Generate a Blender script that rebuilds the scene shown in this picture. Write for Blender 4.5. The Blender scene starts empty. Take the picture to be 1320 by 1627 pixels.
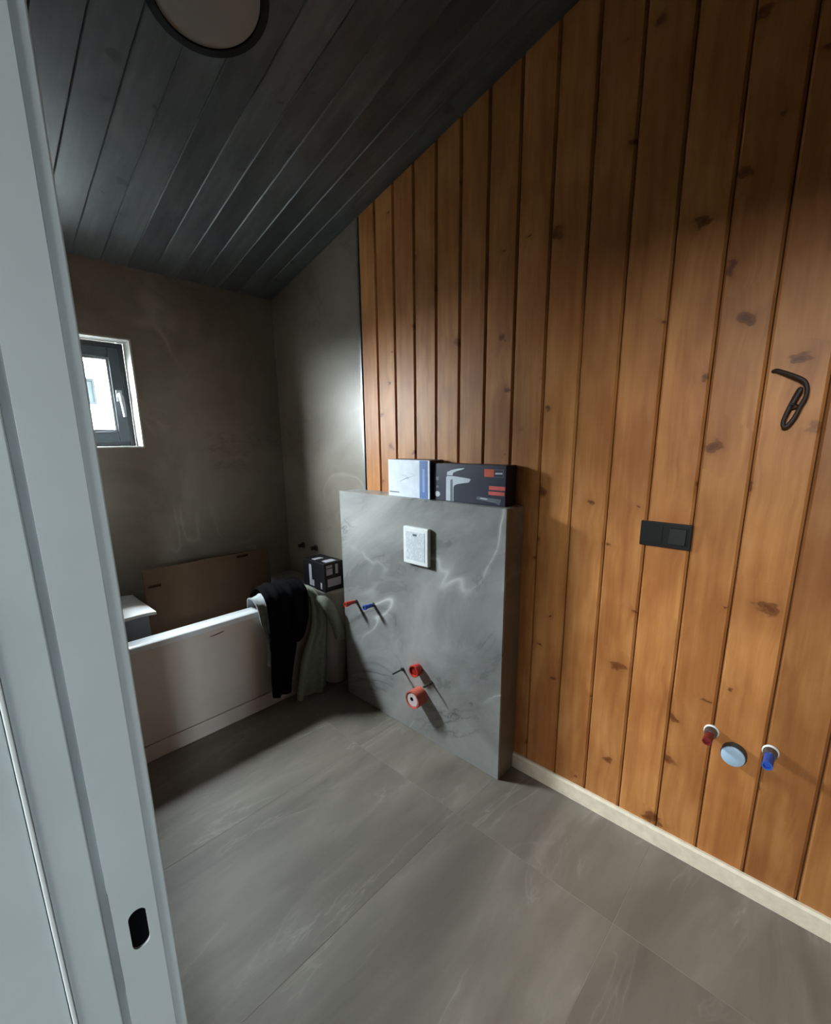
import bpy, math, random
from mathutils import Matrix, Vector

random.seed(7)
SC = bpy.context.scene
COL = SC.collection

# ------------------------------------------------------------------ camera
CAM = Vector((-1.5814, 0.0, 1.45))
YAW, PITCH, ROLL, FPX, PPY = 0.8112, 0.2135, -0.0102, 708.15, 853.75
fw = Vector((math.sin(YAW) * math.cos(PITCH), math.cos(YAW) * math.cos(PITCH), -math.sin(PITCH)))
rt = Vector((math.cos(YAW), -math.sin(YAW), 0.0))
up = rt.cross(fw)
R = math.cos(ROLL) * rt + math.sin(ROLL) * up
U = -math.sin(ROLL) * rt + math.cos(ROLL) * up
cd = bpy.data.cameras.new('camera')
cam = bpy.data.objects.new('camera', cd)
COL.objects.link(cam)
m = Matrix((R, U, -fw)).transposed().to_4x4()
m.translation = CAM
cam.matrix_world = m
cd.sensor_fit = 'HORIZONTAL'
cd.sensor_width = 36.0
cd.lens = FPX * 36.0 / 1320.0
cd.shift_y = (PPY - 813.5) / 1320.0
cd.clip_start = 0.01
SC.camera = cam

# ------------------------------------------------------------------ world, light, exposure
SC.view_settings.view_transform = 'Standard'
SC.view_settings.look = 'None'
SC.view_settings.gamma = 1.0
SC.view_settings.use_curve_mapping = False
SC.view_settings.exposure = 0.0
SKY = 325.0

wd = bpy.data.worlds.new('overcast_sky')
SC.world = wd
wd.use_nodes = True
nt = wd.node_tree
nt.nodes.clear()
wo = nt.nodes.new('ShaderNodeOutputWorld')
wb = nt.nodes.new('ShaderNodeBackground')
tc = nt.nodes.new('ShaderNodeTexCoord')
sp = nt.nodes.new('ShaderNodeSeparateXYZ')
mr = nt.nodes.new('ShaderNodeMapRange')          # overcast sky: zenith about three times the horizon
mr.inputs['From Min'].default_value = 0.0
mr.inputs['From Max'].default_value = 1.0
mr.inputs['To Min'].default_value = 0.45
mr.inputs['To Max'].default_value = 1.3
ml = nt.nodes.new('ShaderNodeMath')
ml.operation = 'MULTIPLY'
ml.inputs[1].default_value = SKY
wb.inputs['Color'].default_value = (0.90, 0.96, 1.0, 1)
nt.links.new(tc.outputs['Generated'], sp.inputs[0])
nt.links.new(sp.outputs['Z'], mr.inputs['Value'])
nt.links.new(mr.outputs[0], ml.inputs[0])
nt.links.new(ml.outputs[0], wb.inputs['Strength'])
nt.links.new(wb.outputs[0], wo.inputs['Surface'])


def portal(name, loc, rot, sx, sy):
    l = bpy.data.lights.new(name, 'AREA')
    l.shape = 'RECTANGLE'
    l.size, l.size_y = sx, sy
    l.cycles.is_portal = True
    o = bpy.data.objects.new(name, l)
    o.location = loc
    o.rotation_euler = rot
    COL.objects.link(o)
    return o


# daylight enters only by the bathroom window and by the hall window behind the camera
WX0, WX1, WZ0, WZ1 = -1.40, -0.820, 1.436, 1.960
HX0, HX1, HZ0, HZ1 = -2.52, -2.20, 1.1, 1.7       # slim window at the hall's end
RY0, RY1, RZ0, RZ1 = -0.30, 0.40, 1.98, 2.68        # window on the hall's far side
YB = 2.7146
portal('window_daylight', ((WX0 + WX1) / 2, YB + 0.165, (WZ0 + WZ1) / 2), (-math.pi / 2, 0, 0), WX1 - WX0, WZ1 - WZ0)
portal('hall_daylight', ((HX0 + HX1) / 2, -2.32, (HZ0 + HZ1) / 2), (math.pi / 2, 0, 0), HX1 - HX0, HZ1 - HZ0)
portal('hall_side_daylight', (-3.62, (RY0 + RY1) / 2, (RZ0 + RZ1) / 2), (0, -math.pi / 2, 0), RZ1 - RZ0, RY1 - RY0)
try:
    SC.cycles.use_denoising = True
    SC.cycles.max_bounces = 10
    SC.cycles.diffuse_bounces = 5
    SC.cycles.glossy_bounces = 4
    SC.cycles.transparent_max_bounces = 12
    SC.cycles.sample_clamp_indirect = 6.0
    SC.cycles.caustics_reflective = False
    SC.cycles.caustics_refractive = False
except Exception:
    pass

# ------------------------------------------------------------------ materials
MATS = {}


def rgb(r, g, b):
    f = lambda c: (c / 255 / 12.92) if c / 255 <= 0.04045 else ((c / 255 + 0.055) / 1.055) ** 2.4
    return (f(r), f(g), f(b), 1)


class NT:
    def __init__(s, name):
        s.m = bpy.data.materials.new(name)
        s.m.use_nodes = True
        s.t = s.m.node_tree
        s.b = s.t.nodes['Principled BSDF']
        MATS[name] = s.m

    def n(s, kind, **kw):
        x = s.t.nodes.new('ShaderNode' + kind)
        for k, v in kw.items():
            if k.startswith('i_'):
                x.inputs[k[2:].replace('_', ' ')].default_value = v
            else:
                setattr(x, k, v)
        return x

    def l(s, a, b):
        s.t.links.new(a, b)

    def math(s, op, a, b=None, clamp=False):
        x = s.n('Math', operation=op, use_clamp=clamp)
        for i, v in enumerate((a, b)):
            if v is None:
                continue
            if isinstance(v, (int, float)):
                x.inputs[i].default_value = v
            else:
                s.l(v, x.inputs[i])
        return x.outputs[0]

    def mix(s, fac, a, b, blend='MIX'):
        x = s.n('Mix', data_type='RGBA', blend_type=blend)
        for sock, v in ((x.inputs[0], fac), (x.inputs[6], a), (x.inputs[7], b)):
            if isinstance(v, (int, float, tuple)):
                sock.default_value = v
            else:
                s.l(v, sock)
        return x.outputs[2]

    def ramp(s, fac, stops):
        x = s.n('ValToRGB')
        e = x.color_ramp.elements
        while len(e) < len(stops):
            e.new(0.5)
        for el, (p, c) in zip(e, stops):
            el.position = p
            el.color = c if len(c) == 4 else (*c, 1)
        s.l(fac, x.inputs[0])
        return x.outputs[0]

    def noise(s, vec, scale, detail=4, rough=0.55, dist=0.0):
        x = s.n('TexNoise', i_Scale=scale, i_Detail=detail, i_Roughness=rough, i_Distortion=dist)
        if vec is not None:
            s.l(vec, x.inputs['Vector'])
        return x

    def mapping(s, vec, scale=(1, 1, 1), loc=(0, 0, 0), rot=(0, 0, 0)):
        x = s.n('Mapping')
        x.inputs['Scale'].default_value = scale
        x.inputs['Location'].default_value = loc
        x.inputs['Rotation'].default_value = rot
        s.l(vec, x.inputs['Vector'])
        return x.outputs[0]

    def bump(s, h, strength=0.2, dist=0.002):
        x = s.n('Bump', i_Strength=strength, i_Distance=dist)
        s.l(h, x.inputs['Height'])
        s.l(x.outputs[0], s.b.inputs['Normal'])


def plain(name, col, rough=0.5, metal=0.0, var=0.06, scale=14.0, spec=0.5):
    """simple procedural paint/plastic: a base colour with faint mottling"""
    k = NT(name)
    tcn = k.n('TexCoord')
    nz = k.noise(tcn.outputs['Object'], scale, 3)
    c2 = tuple(min(1, c * (1 + var * 2)) for c in col[:3]) + (1,)
    c1 = tuple(c * (1 - var * 2) for c in col[:3]) + (1,)
    k.l(k.ramp(nz.outputs['Fac'], [(0.3, c1), (0.7, c2)]), k.b.inputs['Base Color'])
    k.b.inputs['Roughness'].default_value = rough
    k.b.inputs['Metallic'].default_value = metal
    k.b.inputs['Specular IOR Level'].default_value = spec
    return k.m


def marble(name, dark, mid, light, seed, rough=0.32, veins=1.0, rot=(0.3, 0.2, 0.1), scl=(1, 1, 1)):
    """grey stone-look tile: clouds, pale thin veins, a few dark bruises; object coordinates in metres"""
    k = NT(name)
    tcn = k.n('TexCoord')
    v = k.mapping(k.mapping(tcn.outputs['Object'], rot=rot), loc=(seed, seed * 1.7, seed * 0.6), scale=scl)
    cl = k.noise(v, 1.8, 6, 0.6, 0.6)
    base = k.ramp(cl.outputs['Fac'], [(0.28, dark), (0.52, mid), (0.75, light)])
    # pale veins: ridge of a warped noise
    wv = k.noise(v, 1.15, 3, 0.55, 1.1)
    rid = k.math('ABSOLUTE', k.math('SUBTRACT', wv.outputs['Fac'], 0.52))
    vein = k.ramp(rid, [(0.0, (1, 1, 1)), (0.012, (0.25, 0.25, 0.25)), (0.03, (0, 0, 0))])
    gate = k.noise(v, 2.1, 2, 0.5)
    vm = k.math('MULTIPLY', vein, k.ramp(gate.outputs['Fac'], [(0.50, (0, 0, 0)), (0.64, (1, 1, 1))]))
    vm = k.math('MULTIPLY', vm, 0.6 * veins)
    c = k.mix(vm, base, tuple(min(1, x * 1.75) for x in light[:3]) + (1,))
    # dark bruises and hairlines
    dv = k.noise(k.mapping(v, loc=(4.2, 1.1, 7.7)), 1.7, 5, 0.6, 1.2)
    rd = k.math('ABSOLUTE', k.math('SUBTRACT', dv.outputs['Fac'], 0.5))
    dvein = k.ramp(rd, [(0.0, (1, 1, 1)), (0.010, (0.35, 0.35, 0.35)), (0.05, (0, 0, 0))])
    g2 = k.noise(k.mapping(v, loc=(9, 3, 2)), 2.6, 2)
    dm = k.math('MULTIPLY', dvein, k.ramp(g2.outputs['Fac'], [(0.52, (0, 0, 0)), (0.66, (1, 1, 1))]))
    dm = k.math('MULTIPLY', dm, 0.7 * veins)
    c = k.mix(dm, c, tuple(x * 0.35 for x in dark[:3]) + (1,))
    k.l(c, k.b.inputs['Base Color'])
    rr = k.n('MapRange')
    k.l(cl.outputs['Fac'], rr.inputs['Value'])
    rr.inputs['To Min'].default_value = rough - 0.05
    rr.inputs['To Max'].default_value = rough + 0.1
    k.l(rr.outputs[0], k.b.inputs['Roughness'])
    return k.m


def wood(name, c_dark, c_mid, c_light, knot_col, rough, knots=1.0, axis='Z', spec=0.5):
    """varnished pine: long grain, per-board tint, knots with the grain flowing round them"""
    k = NT(name)
    tcn = k.n('TexCoord')
    oi = k.n('ObjectInfo')
    sep = k.n('SeparateXYZ')
    k.l(tcn.outputs['Object'], sep.inputs[0])
    cross, along = ('Y', 'Z') if axis == 'Z' else ('X', 'Y')
    off = k.math('MULTIPLY', oi.outputs['Random'], 37.0)
    cy = sep.outputs[cross]
    cz = k.math('ADD', sep.outputs[along], off)
    # knots: one candidate per cell of a stretched voronoi, many switched off
    kv = k.n('CombineXYZ')
    k.l(k.math('ADD', k.math('MULTIPLY', cy, 4.2), k.math('MULTIPLY', off, 3.1)), kv.inputs[0])
    k.l(k.math('MULTIPLY', cz, 5.6), kv.inputs[1])
    wn = k.noise(kv.outputs[0], 3.2, 3)
    kvv = k.n('Vector' + 'Math', operation='ADD')
    k.l(kv.outputs[0], kvv.inputs[0])
    sc = k.n('VectorMath', operation='SCALE', i_Scale=0.42)
    k.l(wn.outputs['Color'], sc.inputs[0])
    k.l(sc.outputs[0], kvv.inputs[1])
    vo = k.n('TexVoronoi', voronoi_dimensions='2D', feature='F1', i_Scale=1.0)
    vo.inputs['Randomness'].default_value = 0.85
    k.l(kvv.outputs[0], vo.inputs['Vector'])
    d = vo.outputs['Distance']
    sel = k.n('SeparateColor')
    k.l(vo.outputs['Color'], sel.inputs[0])
    on = k.ramp(sel.outputs[0], [(0.30, (0, 0, 0)), (0.34, (1, 1, 1))])
    siz = k.math('ADD', 0.35, k.math('MULTIPLY', k.math('POWER', sel.outputs[1], 2.0), 1.15))
    dn = k.math('DIVIDE', d, siz)
    core = k.math('MULTIPLY', k.ramp(dn, [(0.03, (0.9, 0.9, 0.9)), (0.045, (0.6, 0.6, 0.6)), (0.06, (0.75, 0.75, 0.75)), (0.085, (0.0, 0.0, 0.0))]), on)
    core = k.math('MULTIPLY', core, knots)
    halo = k.math('MULTIPLY', k.ramp(dn, [(0.05, (0.55, 0.55, 0.55)), (0.14, (0.18, 0.18, 0.18)), (0.36, (0, 0, 0))]), on)
    # grain bends round the knots
    bend = k.math('MULTIPLY', k.ramp(dn, [(0.0, (1, 1, 1)), (0.55, (0, 0, 0))]), on)
    gv = k.n('CombineXYZ')
    k.l(k.math('ADD', cy, k.math('MULTIPLY', bend, 0.016)), gv.inputs[0])
    k.l(k.math('MULTIPLY', cz, 0.045), gv.inputs[1])
    k.l(off, gv.inputs[2])
    g1 = k.noise(gv.outputs[0], 42.0, 3, 0.5, 0.0)
    g2 = k.noise(gv.outputs[0], 150.0, 3, 0.6)
    gl = k.noise(gv.outputs[0], 9.0, 2, 0.5)
    g = k.math('ADD', k.math('MULTIPLY', g1.outputs['Fac'], 0.55), k.math('ADD', k.math('MULTIPLY', g2.outputs['Fac'], 0.15), k.math('MULTIPLY', gl.outputs['Fac'], 0.3)))
    base = k.ramp(g, [(0.32, c_dark), (0.5, c_mid), (0.68, c_light)])
    tint = k.n('MapRange', i_To_Min=0.78, i_To_Max=1.12)
    rnd = k.math('FRACT', k.math('MULTIPLY', oi.outputs['Random'], 13.7))
    k.l(rnd, tint.inputs['Value'])
    hs = k.n('HueSaturation')
    k.l(base, hs.inputs['Color'])
    k.l(tint.outputs[0], hs.inputs['Value'])
    bl = k.n('CombineXYZ')                              # slow darker clouds along each board
    k.l(k.math('MULTIPLY', cy, 5.0), bl.inputs[0])
    k.l(k.math('MULTIPLY', cz, 1.6), bl.inputs[1])
    k.l(off, bl.inputs[2])
    cloud = k.noise(bl.outputs[0], 1.6, 3, 0.55)
    tone = k.mix(k.ramp(cloud.outputs['Fac'], [(0.42, (0.42, 0.42, 0.42)), (0.62, (0, 0, 0))]), hs.outputs[0], c_dark, 'MULTIPLY')
    tone = k.mix(halo, tone, tuple(0.5 * a + 0.5 * b for a, b in zip(c_dark, knot_col)))
    c = k.mix(core, tone, knot_col)
    k.l(c, k.b.inputs['Base Color'])
    k.b.inputs['Specular IOR Level'].default_value = spec
    k.b.inputs['Roughness'].default_value = rough
    h = k.math('SUBTRACT', g1.outputs['Fac'], k.math('MULTIPLY', core, 1.2))
    k.bump(h, 0.25, 0.0012)
    return k.m


M_PINE = wood('varnished_pine', rgb(164, 107, 58), rgb(184, 126, 72), rgb(198, 143, 87), rgb(98, 52, 22), 0.47, spec=0.3)
M_CEIL = wood('grey_stained_boards', rgb(80, 85, 87), rgb(92, 97, 99), rgb(104, 109, 110), rgb(56, 58, 60), 0.42, 0.8, axis='Y', spec=0.5)
M_TILE = marble('grey_marble_tile', rgb(112, 112, 111), rgb(158, 158, 156), rgb(184, 184, 182), 3.3, 0.27, 1.0, (0.75, -0.15, 0.1), (1.0, 0.7, 1.35))
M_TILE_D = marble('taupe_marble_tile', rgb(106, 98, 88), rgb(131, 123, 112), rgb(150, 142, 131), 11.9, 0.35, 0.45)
M_GROUT = plain('grout', rgb(142, 135, 124), 0.85)
M_PLASTER = plain('wall_paint', rgb(112, 106, 98), 0.7)
M_BATTEN = plain('dark_backing', rgb(70, 42, 22), 0.9)
M_HALL = plain('hall_paint', rgb(140, 138, 134), 0.7)
M_WHITE = plain('white_lacquer', rgb(170, 178, 180), 0.4, var=0.015)
M_BEAD = plain('bead_lacquer', rgb(198, 204, 205), 0.4, var=0.01)
M_REVEAL = plain('reveal_plaster', rgb(186, 186, 182), 0.7, var=0.05, scale=25)
M_GASKET = plain('grey_gasket', rgb(140, 146, 148), 0.6)
M_BLACK = plain('black_plastic', rgb(20, 21, 23), 0.38)
M_RIM = plain('matt_black_rim', rgb(9, 9, 9), 0.7, spec=0.2)
M_BLACKHOLE = plain('black_recess', rgb(5, 5, 7), 0.8, spec=0.05)
M_CREAM = plain('primed_skirting', rgb(226, 216, 196), 0.55, var=0.05, scale=30)
M_METAL = plain('grey_metal_trim', rgb(120, 124, 128), 0.35, 0.8)
M_STEEL = plain('zinc_rod', rgb(92, 92, 90), 0.45, 0.7)
M_ANTH = plain('anthracite_frame', rgb(62, 68, 74), 0.42)
M_HANDLE = plain('silver_handle', rgb(190, 198, 204), 0.35, 0.3)
M_ACRYL = plain('white_acrylic_warm_bounce', rgb(224, 214, 206), 0.2, var=0.01)  # panel copy of the white acrylic, warm bounce light tinted in
M_ACRYLW = plain('white_acrylic_shell', rgb(228, 231, 234), 0.2, var=0.01)
M_CARD = plain('brown_cardboard', rgb(92, 68, 48), 0.85, var=0.05, scale=8)
M_CARD_D = plain('cardboard_edge', rgb(92, 64, 40), 0.9)
M_GREYBOX = plain('grey_carton', rgb(96, 98, 98), 0.8)
M_FOAM = plain('white_foam', rgb(232, 234, 234), 0.75, var=0.02)
M_BIN = plain('white_plastic', rgb(206, 203, 198), 0.5, var=0.02)
M_NAVY = plain('navy_carton', rgb(24, 30, 56), 0.45, var=0.04)
M_INK = plain('near_black_carton', rgb(11, 11, 18), 0.5)
M_WBOX = plain('white_carton', rgb(214, 222, 232), 0.55, var=0.04, scale=22)
M_BLUEP = plain('blue_print', rgb(78, 112, 172), 0.5)
M_PBLUE = plain('pale_blue_print', rgb(130, 160, 205), 0.5)
M_ORANGE = plain('orange_print', rgb(214, 84, 52), 0.5)
M_REDP = plain('red_print', rgb(214, 92, 84), 0.5)
M_PALE = plain('pale_print', rgb(196, 206, 216), 0.5)
M_GREYP = plain('grey_print', rgb(98, 104, 114), 0.5)
M_LABEL = plain('label_print', rgb(186, 182, 196), 0.6)
M_RED = plain('red_plastic', rgb(196, 56, 42), 0.45)
M_DRED = plain('deep_red_plastic', rgb(150, 24, 20), 0.5)
M_CORAL = plain('coral_plastic', rgb(204, 98, 80), 0.5)
M_CAPW = plain('pinkish_white_cap', rgb(222, 208, 208), 0.5)
M_BLUE = plain('blue_plastic', rgb(46, 86, 178), 0.4)
M_MAROON = plain('maroon_plastic', rgb(120, 36, 36), 0.4)
M_CLEAR = plain('pale_blue_cap', rgb(168, 196, 220), 0.35)
M_RUBBER = plain('dark_ring', rgb(48, 56, 58), 0.4)
M_BLKCLOTH = plain('black_cloth', rgb(9, 9, 11), 0.95, var=0.1, scale=60, spec=0.1)
M_GREYCLOTH = plain('grey_green_fleece', rgb(142, 146, 134), 0.95, var=0.06, scale=50, spec=0.1)
M_LIGHTCLOTH = plain('pale_cloth', rgb(176, 182, 184), 0.9, var=0.12, scale=30, spec=0.1)
M_DIFF = plain('opal_diffuser', rgb(150, 146, 140), 0.5, var=0.01)
M_CABLE = plain('dark_cable', rgb(46, 32, 26), 0.6)
M_FACADE = plain('white_render', rgb(214, 216, 216), 0.9)
M_GROUND = plain('pale_ground', rgb(138, 140, 138), 0.9, scale=0.6)
M_EXTWIN = plain('facade_window_pane', (0.007, 0.0085, 0.009, 1), 1.0, spec=0.0)
M_EXTFRAME = plain('facade_window_frame', (0.006, 0.0065, 0.007, 1), 1.0, spec=0.0)
M_MARBLETOP = M_TILE


def print_mat():
    """faint grey printed diagram on the white cistern cover"""
    k = NT('cover_print')
    tcn = k.n('TexCoord')
    nz = k.noise(k.mapping(tcn.outputs['Object'], scale=(1, 1, 0.6)), 60, 4, 0.7)
    k.l(k.ramp(nz.outputs['Fac'], [(0.40, rgb(222, 227, 230)), (0.5, rgb(192, 200, 208)), (0.60, rgb(220, 225, 229))]), k.b.inputs['Base Color'])
    k.b.inputs['Roughness'].default_value = 0.5
    return k.m


M_PRINT = print_mat()


def floor_mat():
    k = NT('taupe_floor_tile')
    tcn = k.n('TexCoord')
    oi = k.n('ObjectInfo')
    v = k.mapping(tcn.outputs['Object'], scale=(0.9, 3.2, 1), rot=(0, 0, math.radians(9)))
    ad = k.n('VectorMath', operation='ADD')
    k.l(v, ad.inputs[0])
    cx = k.n('CombineXYZ')
    k.l(k.math('MULTIPLY', oi.outputs['Random'], 23.0), cx.inputs[0])
    k.l(k.math('MULTIPLY', oi.outputs['Random'], 11.0), cx.inputs[1])
    k.l(cx.outputs[0], ad.inputs[1])
    cl = k.noise(ad.outputs[0], 1.5, 5, 0.58, 0.5)
    base = k.ramp(cl.outputs['Fac'], [(0.3, rgb(100, 93, 84)), (0.5, rgb(118, 111, 101)), (0.72, rgb(138, 131, 121))])
    wv = k.noise(ad.outputs[0], 1.4, 4, 0.6, 0.9)
    rid = k.math('ABSOLUTE', k.math('SUBTRACT', wv.outputs['Fac'], 0.5))
    gt = k.noise(ad.outputs[0], 1.9, 2)
    vm = k.math('MULTIPLY', k.ramp(rid, [(0.0, (1, 1, 1)), (0.012, (0.3, 0.3, 0.3)), (0.05, (0, 0, 0))]), k.math('MULTIPLY', k.ramp(gt.outputs['Fac'], [(0.48, (0, 0, 0)), (0.62, (1, 1, 1))]), 0.22))
    k.l(k.mix(vm, base, rgb(190, 186, 176)), k.b.inputs['Base Color'])
    k.b.inputs['Roughness'].default_value = 0.52
    return k.m


M_FLOOR = floor_mat()


def glass_mat(name, tint):
    k = NT(name)
    t = k.t
    t.nodes.remove(k.b)
    out = [n for n in t.nodes if n.type == 'OUTPUT_MATERIAL'][0]
    lw = k.n('LayerWeight', i_Blend=0.5)
    fr = k.math('ADD', k.math('MULTIPLY', k.math('POWER', lw.outputs['Facing'], 5.0), 0.95), 0.045)      # Schlick reflectance of a thin pane
    tr = k.n('BsdfTransparent')
    tr.inputs[0].default_value = tint
    gl = k.n('BsdfGlossy', i_Roughness=0.02)
    mx = k.n('MixShader')
    k.l(fr, mx.inputs[0])
    k.l(tr.outputs[0], mx.inputs[1])
    k.l(gl.outputs[0], mx.inputs[2])
    k.l(mx.outputs[0], out.inputs[0])
    return k.m


M_GLASS = glass_mat('window_glass', (0.94, 0.97, 0.97, 1))
M_DIM = glass_mat('dimmed_hall_glass', (0.78, 0.81, 0.82, 1))  # pane tint added to hold back hall daylight, no curtain modelled
M_DIM2 = glass_mat('dimmed_side_glass', (0.66, 0.65, 0.63, 1))  # deeper tint that dims the side window, no curtain behind it

# ------------------------------------------------------------------ geometry helpers


class MB:
    def __init__(s):
        s.v, s.f = [], []

    def add(s, vs, fs):
        n = len(s.v)
        s.v += [tuple(v) for v in vs]
        s.f += [tuple(i + n for i in f) for f in fs]
        return s

    def box(s, x0, x1, y0, y1, z0, z1):
        return s.add([(x0, y0, z0), (x1, y0, z0), (x1, y1, z0), (x0, y1, z0), (x0, y0, z1), (x1, y0, z1), (x1, y1, z1), (x0, y1, z1)],
                     [(0, 3, 2, 1), (4, 5, 6, 7), (0, 1, 5, 4), (1, 2, 6, 5), (2, 3, 7, 6), (3, 0, 4, 7)])

    def loft(s, rings, cap=True):
        n = len(rings[0])
        vs = [v for r in rings for v in r]
        fs = []
        for i in range(len(rings) - 1):
            for j in range(n):
                a, b = i * n + j, i * n + (j + 1) % n
                fs.append((a, b, b + n, a + n))
        if cap:
            fs.append(tuple(range(n - 1, -1, -1)))
            fs.append(tuple((len(rings) - 1) * n + j for j in range(n)))
        return s.add(vs, fs)

    def lathe(s, prof, c, axis, n=28):
        """profile [(t, r)] turned round an axis vector from centre c"""
        a = Vector(axis).normalized()
        e = Vector((0, 0, 1)) if abs(a.z) < 0.9 else Vector((1, 0, 0))
        p = a.cross(e).normalized()
        q = a.cross(p)
        c = Vector(c)
        return s.loft([[c + a * t + (p * math.cos(2 * math.pi * j / n) + q * math.sin(2 * math.pi * j / n)) * max(r, 1e-5) for j in range(n)] for t, r in prof])

    def tube(s, pts, r, n=10, flat=1.0):
        pts = [Vector(p) for p in pts]
        rs = r if isinstance(r, (list, tuple)) else [r] * len(pts)
        rings = []
        e = None
        for i, p in enumerate(pts):
            d = (pts[min(i + 1, len(pts) - 1)] - pts[max(i - 1, 0)]).normalized()
            if e is None:
                e = Vector((1, 0, 0)) if abs(d.x) < 0.8 else Vector((0, 0, 1))
            u = (e - d * e.dot(d)).normalized()
            e = u
            w = d.cross(u)
            rings.append([p + (u * math.cos(2 * math.pi * j / n) + w * math.sin(2 * math.pi * j / n) * flat) * rs[i] for j in range(n)])
        return s.loft(rings)

    def build(s, name, mat, parent=None, smooth=False, bevel=0.0, seg=2, centre=False):
        me = bpy.data.meshes.new(name)
        off = Vector((0, 0, 0))
        if centre:
            k = len(s.v)
            off = Vector((sum(v[0] for v in s.v) / k, sum(v[1] for v in s.v) / k, min(v[2] for v in s.v)))
        me.from_pydata([tuple(Vector(v) - off) for v in s.v], [], s.f)
        me.update()
        if smooth:
            for p in me.polygons:
                p.use_smooth = True
        me.materials.append(mat)
        o = bpy.data.objects.new(name, me)
        o.location = off
        COL.objects.link(o)
        if parent is not None:
            o.parent = parent
            o.matrix_parent_inverse = Matrix.Identity(4)
            o.location = off - world_loc(parent)
        if bevel:
            b = o.modifiers.new('bevel', 'BEVEL')
            b.width = bevel
            b.segments = seg
            b.limit_method = 'ANGLE'
            b.angle_limit = math.radians(40)
        if smooth and not bevel:
            pass
        return o


def world_loc(o):
    v = Vector((0, 0, 0))
    while o is not None:
        v += Vector(o.location)
        o = o.parent
    return v


def tag(o, label, cat, group=None):
    o['label'] = label
    o['category'] = cat
    if group:
        o['group'] = group
    return o


def thing(name, loc, label, cat, group=None):
    o = bpy.data.objects.new(name, None)
    o.location = loc
    o.empty_display_size = 0.05
    COL.objects.link(o)
    return tag(o, label, cat, group)


def struct(o):
    o['kind'] = 'structure'
    return o


def auto_smooth(o, deg=40):
    me = o.data
    for p in me.polygons:
        p.use_smooth = True
    try:
        me.set_sharp_from_angle(angle=math.radians(deg))
    except Exception:
        pass
    return o


# ------------------------------------------------------------------ room constants (metres; wood wall face x=0, window wall face y=YB)
ZC, SL = 2.3088, 0.2379
WEST, SOUTH = -1.497, -1.3


def cz(y):
    return ZC + SL * (YB - y)


# ------------------------------------------------------------------ floor
floor = struct(MB().box(WEST - 2.2, 0.12, -2.45, YB + 0.1, -0.12, -0.0006).build('floor', M_GROUT))
floor['label'] = 'taupe large-format tiled floor with thin pale joints'
xs = [-3.69, -2.79, -1.59, -0.39, 0.012]
ys = [-2.4, -2.085, -1.485, -0.885, -0.285, 0.3165, 0.9165, 1.5165, 2.1165, 2.72]
J = 0.0011
for i in range(len(xs) - 1):
    for j in range(len(ys) - 1):
        MB().box(xs[i] + J, xs[i + 1] - J, ys[j] + J, ys[j + 1] - J, -0.01, 0.0).build('floor_tile', M_FLOOR, floor)

# ------------------------------------------------------------------ window wall (back)
wb_ = MB()
x0, x1, y0, y1 = WEST - 0.1, 0.12, YB, YB + 0.158
zt = cz(YB) + 0.2
wb_.box(x0, WX0 - 0.008, y0, y1, 0, zt).box(WX1 + 0.008, x1, y0, y1, 0, zt).box(WX0 - 0.008, WX1 + 0.008, y0, y1, 0, WZ0 - 0.008).box(WX0 - 0.008, WX1 + 0.008, y0, y1, WZ1 + 0.008, zt)
wall_back = struct(wb_.build('wall_back', M_TILE_D))

# window
win = bpy.data.objects.new('window_1', None)
win.location = ((WX0 + WX1) / 2, YB + 0.15, WZ0)
COL.objects.link(win)
struct(win)
win['label'] = 'small anthracite window in a white reveal high on the tiled end wall'
RD = 0.110                                   # depth of the white reveal
t = 0.008
pr = 0.003
MB().box(WX1, WX1 + t, YB - pr, YB + RD, WZ0 - t, WZ1 + t).build('window_reveal', M_REVEAL, win)
MB().box(WX0 - t, WX0, YB - pr, YB + RD, WZ0 - t, WZ1 + t).build('window_reveal', M_REVEAL, win)
MB().box(WX0, WX1, YB - pr, YB + RD, WZ1, WZ1 + t).build('window_reveal', M_REVEAL, win)
MB().box(WX0, WX1, YB - pr, YB + RD, WZ0 - t, WZ0).build('window_sill', M_REVEAL, win)


def frame(mb, ox0, ox1, oz0, oz1, w, ya, yb):
    mb.box(ox0, ox0 + w, ya, yb, oz0, oz1).box(ox1 - w, ox1, ya, yb, oz0, oz1)
    mb.box(ox0 + w, ox1 - w, ya, yb, oz0, oz0 + w).box(ox0 + w, ox1 - w, ya, yb, oz1 - w, oz1)
    return mb


frame(MB(), WX0, WX1, WZ0, WZ1, 0.03, YB + 0.110, YB + 0.153).build('window_frame', M_ANTH, win, bevel=0.003)
sash = frame(MB(), WX0 + 0.024, WX1 - 0.024, WZ0 + 0.024, WZ1 - 0.024, 0.052, YB + 0.100, YB + 0.143).build('sash', M_ANTH, win, bevel=0.004)
GX0, GX1, GZ0, GZ1 = WX0 + 0.076, WX1 - 0.076, WZ0 + 0.076, WZ1 - 0.076
frame(MB(), GX0, GX1, GZ0, GZ1, 0.012, YB + 0.107, YB + 0.122).build('glazing_bead', M_GASKET, sash, bevel=0.002)
MB().box(GX0, GX1, YB + 0.122, YB + 0.128, GZ0, GZ1).build('window_pane', M_GLASS, sash)
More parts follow.
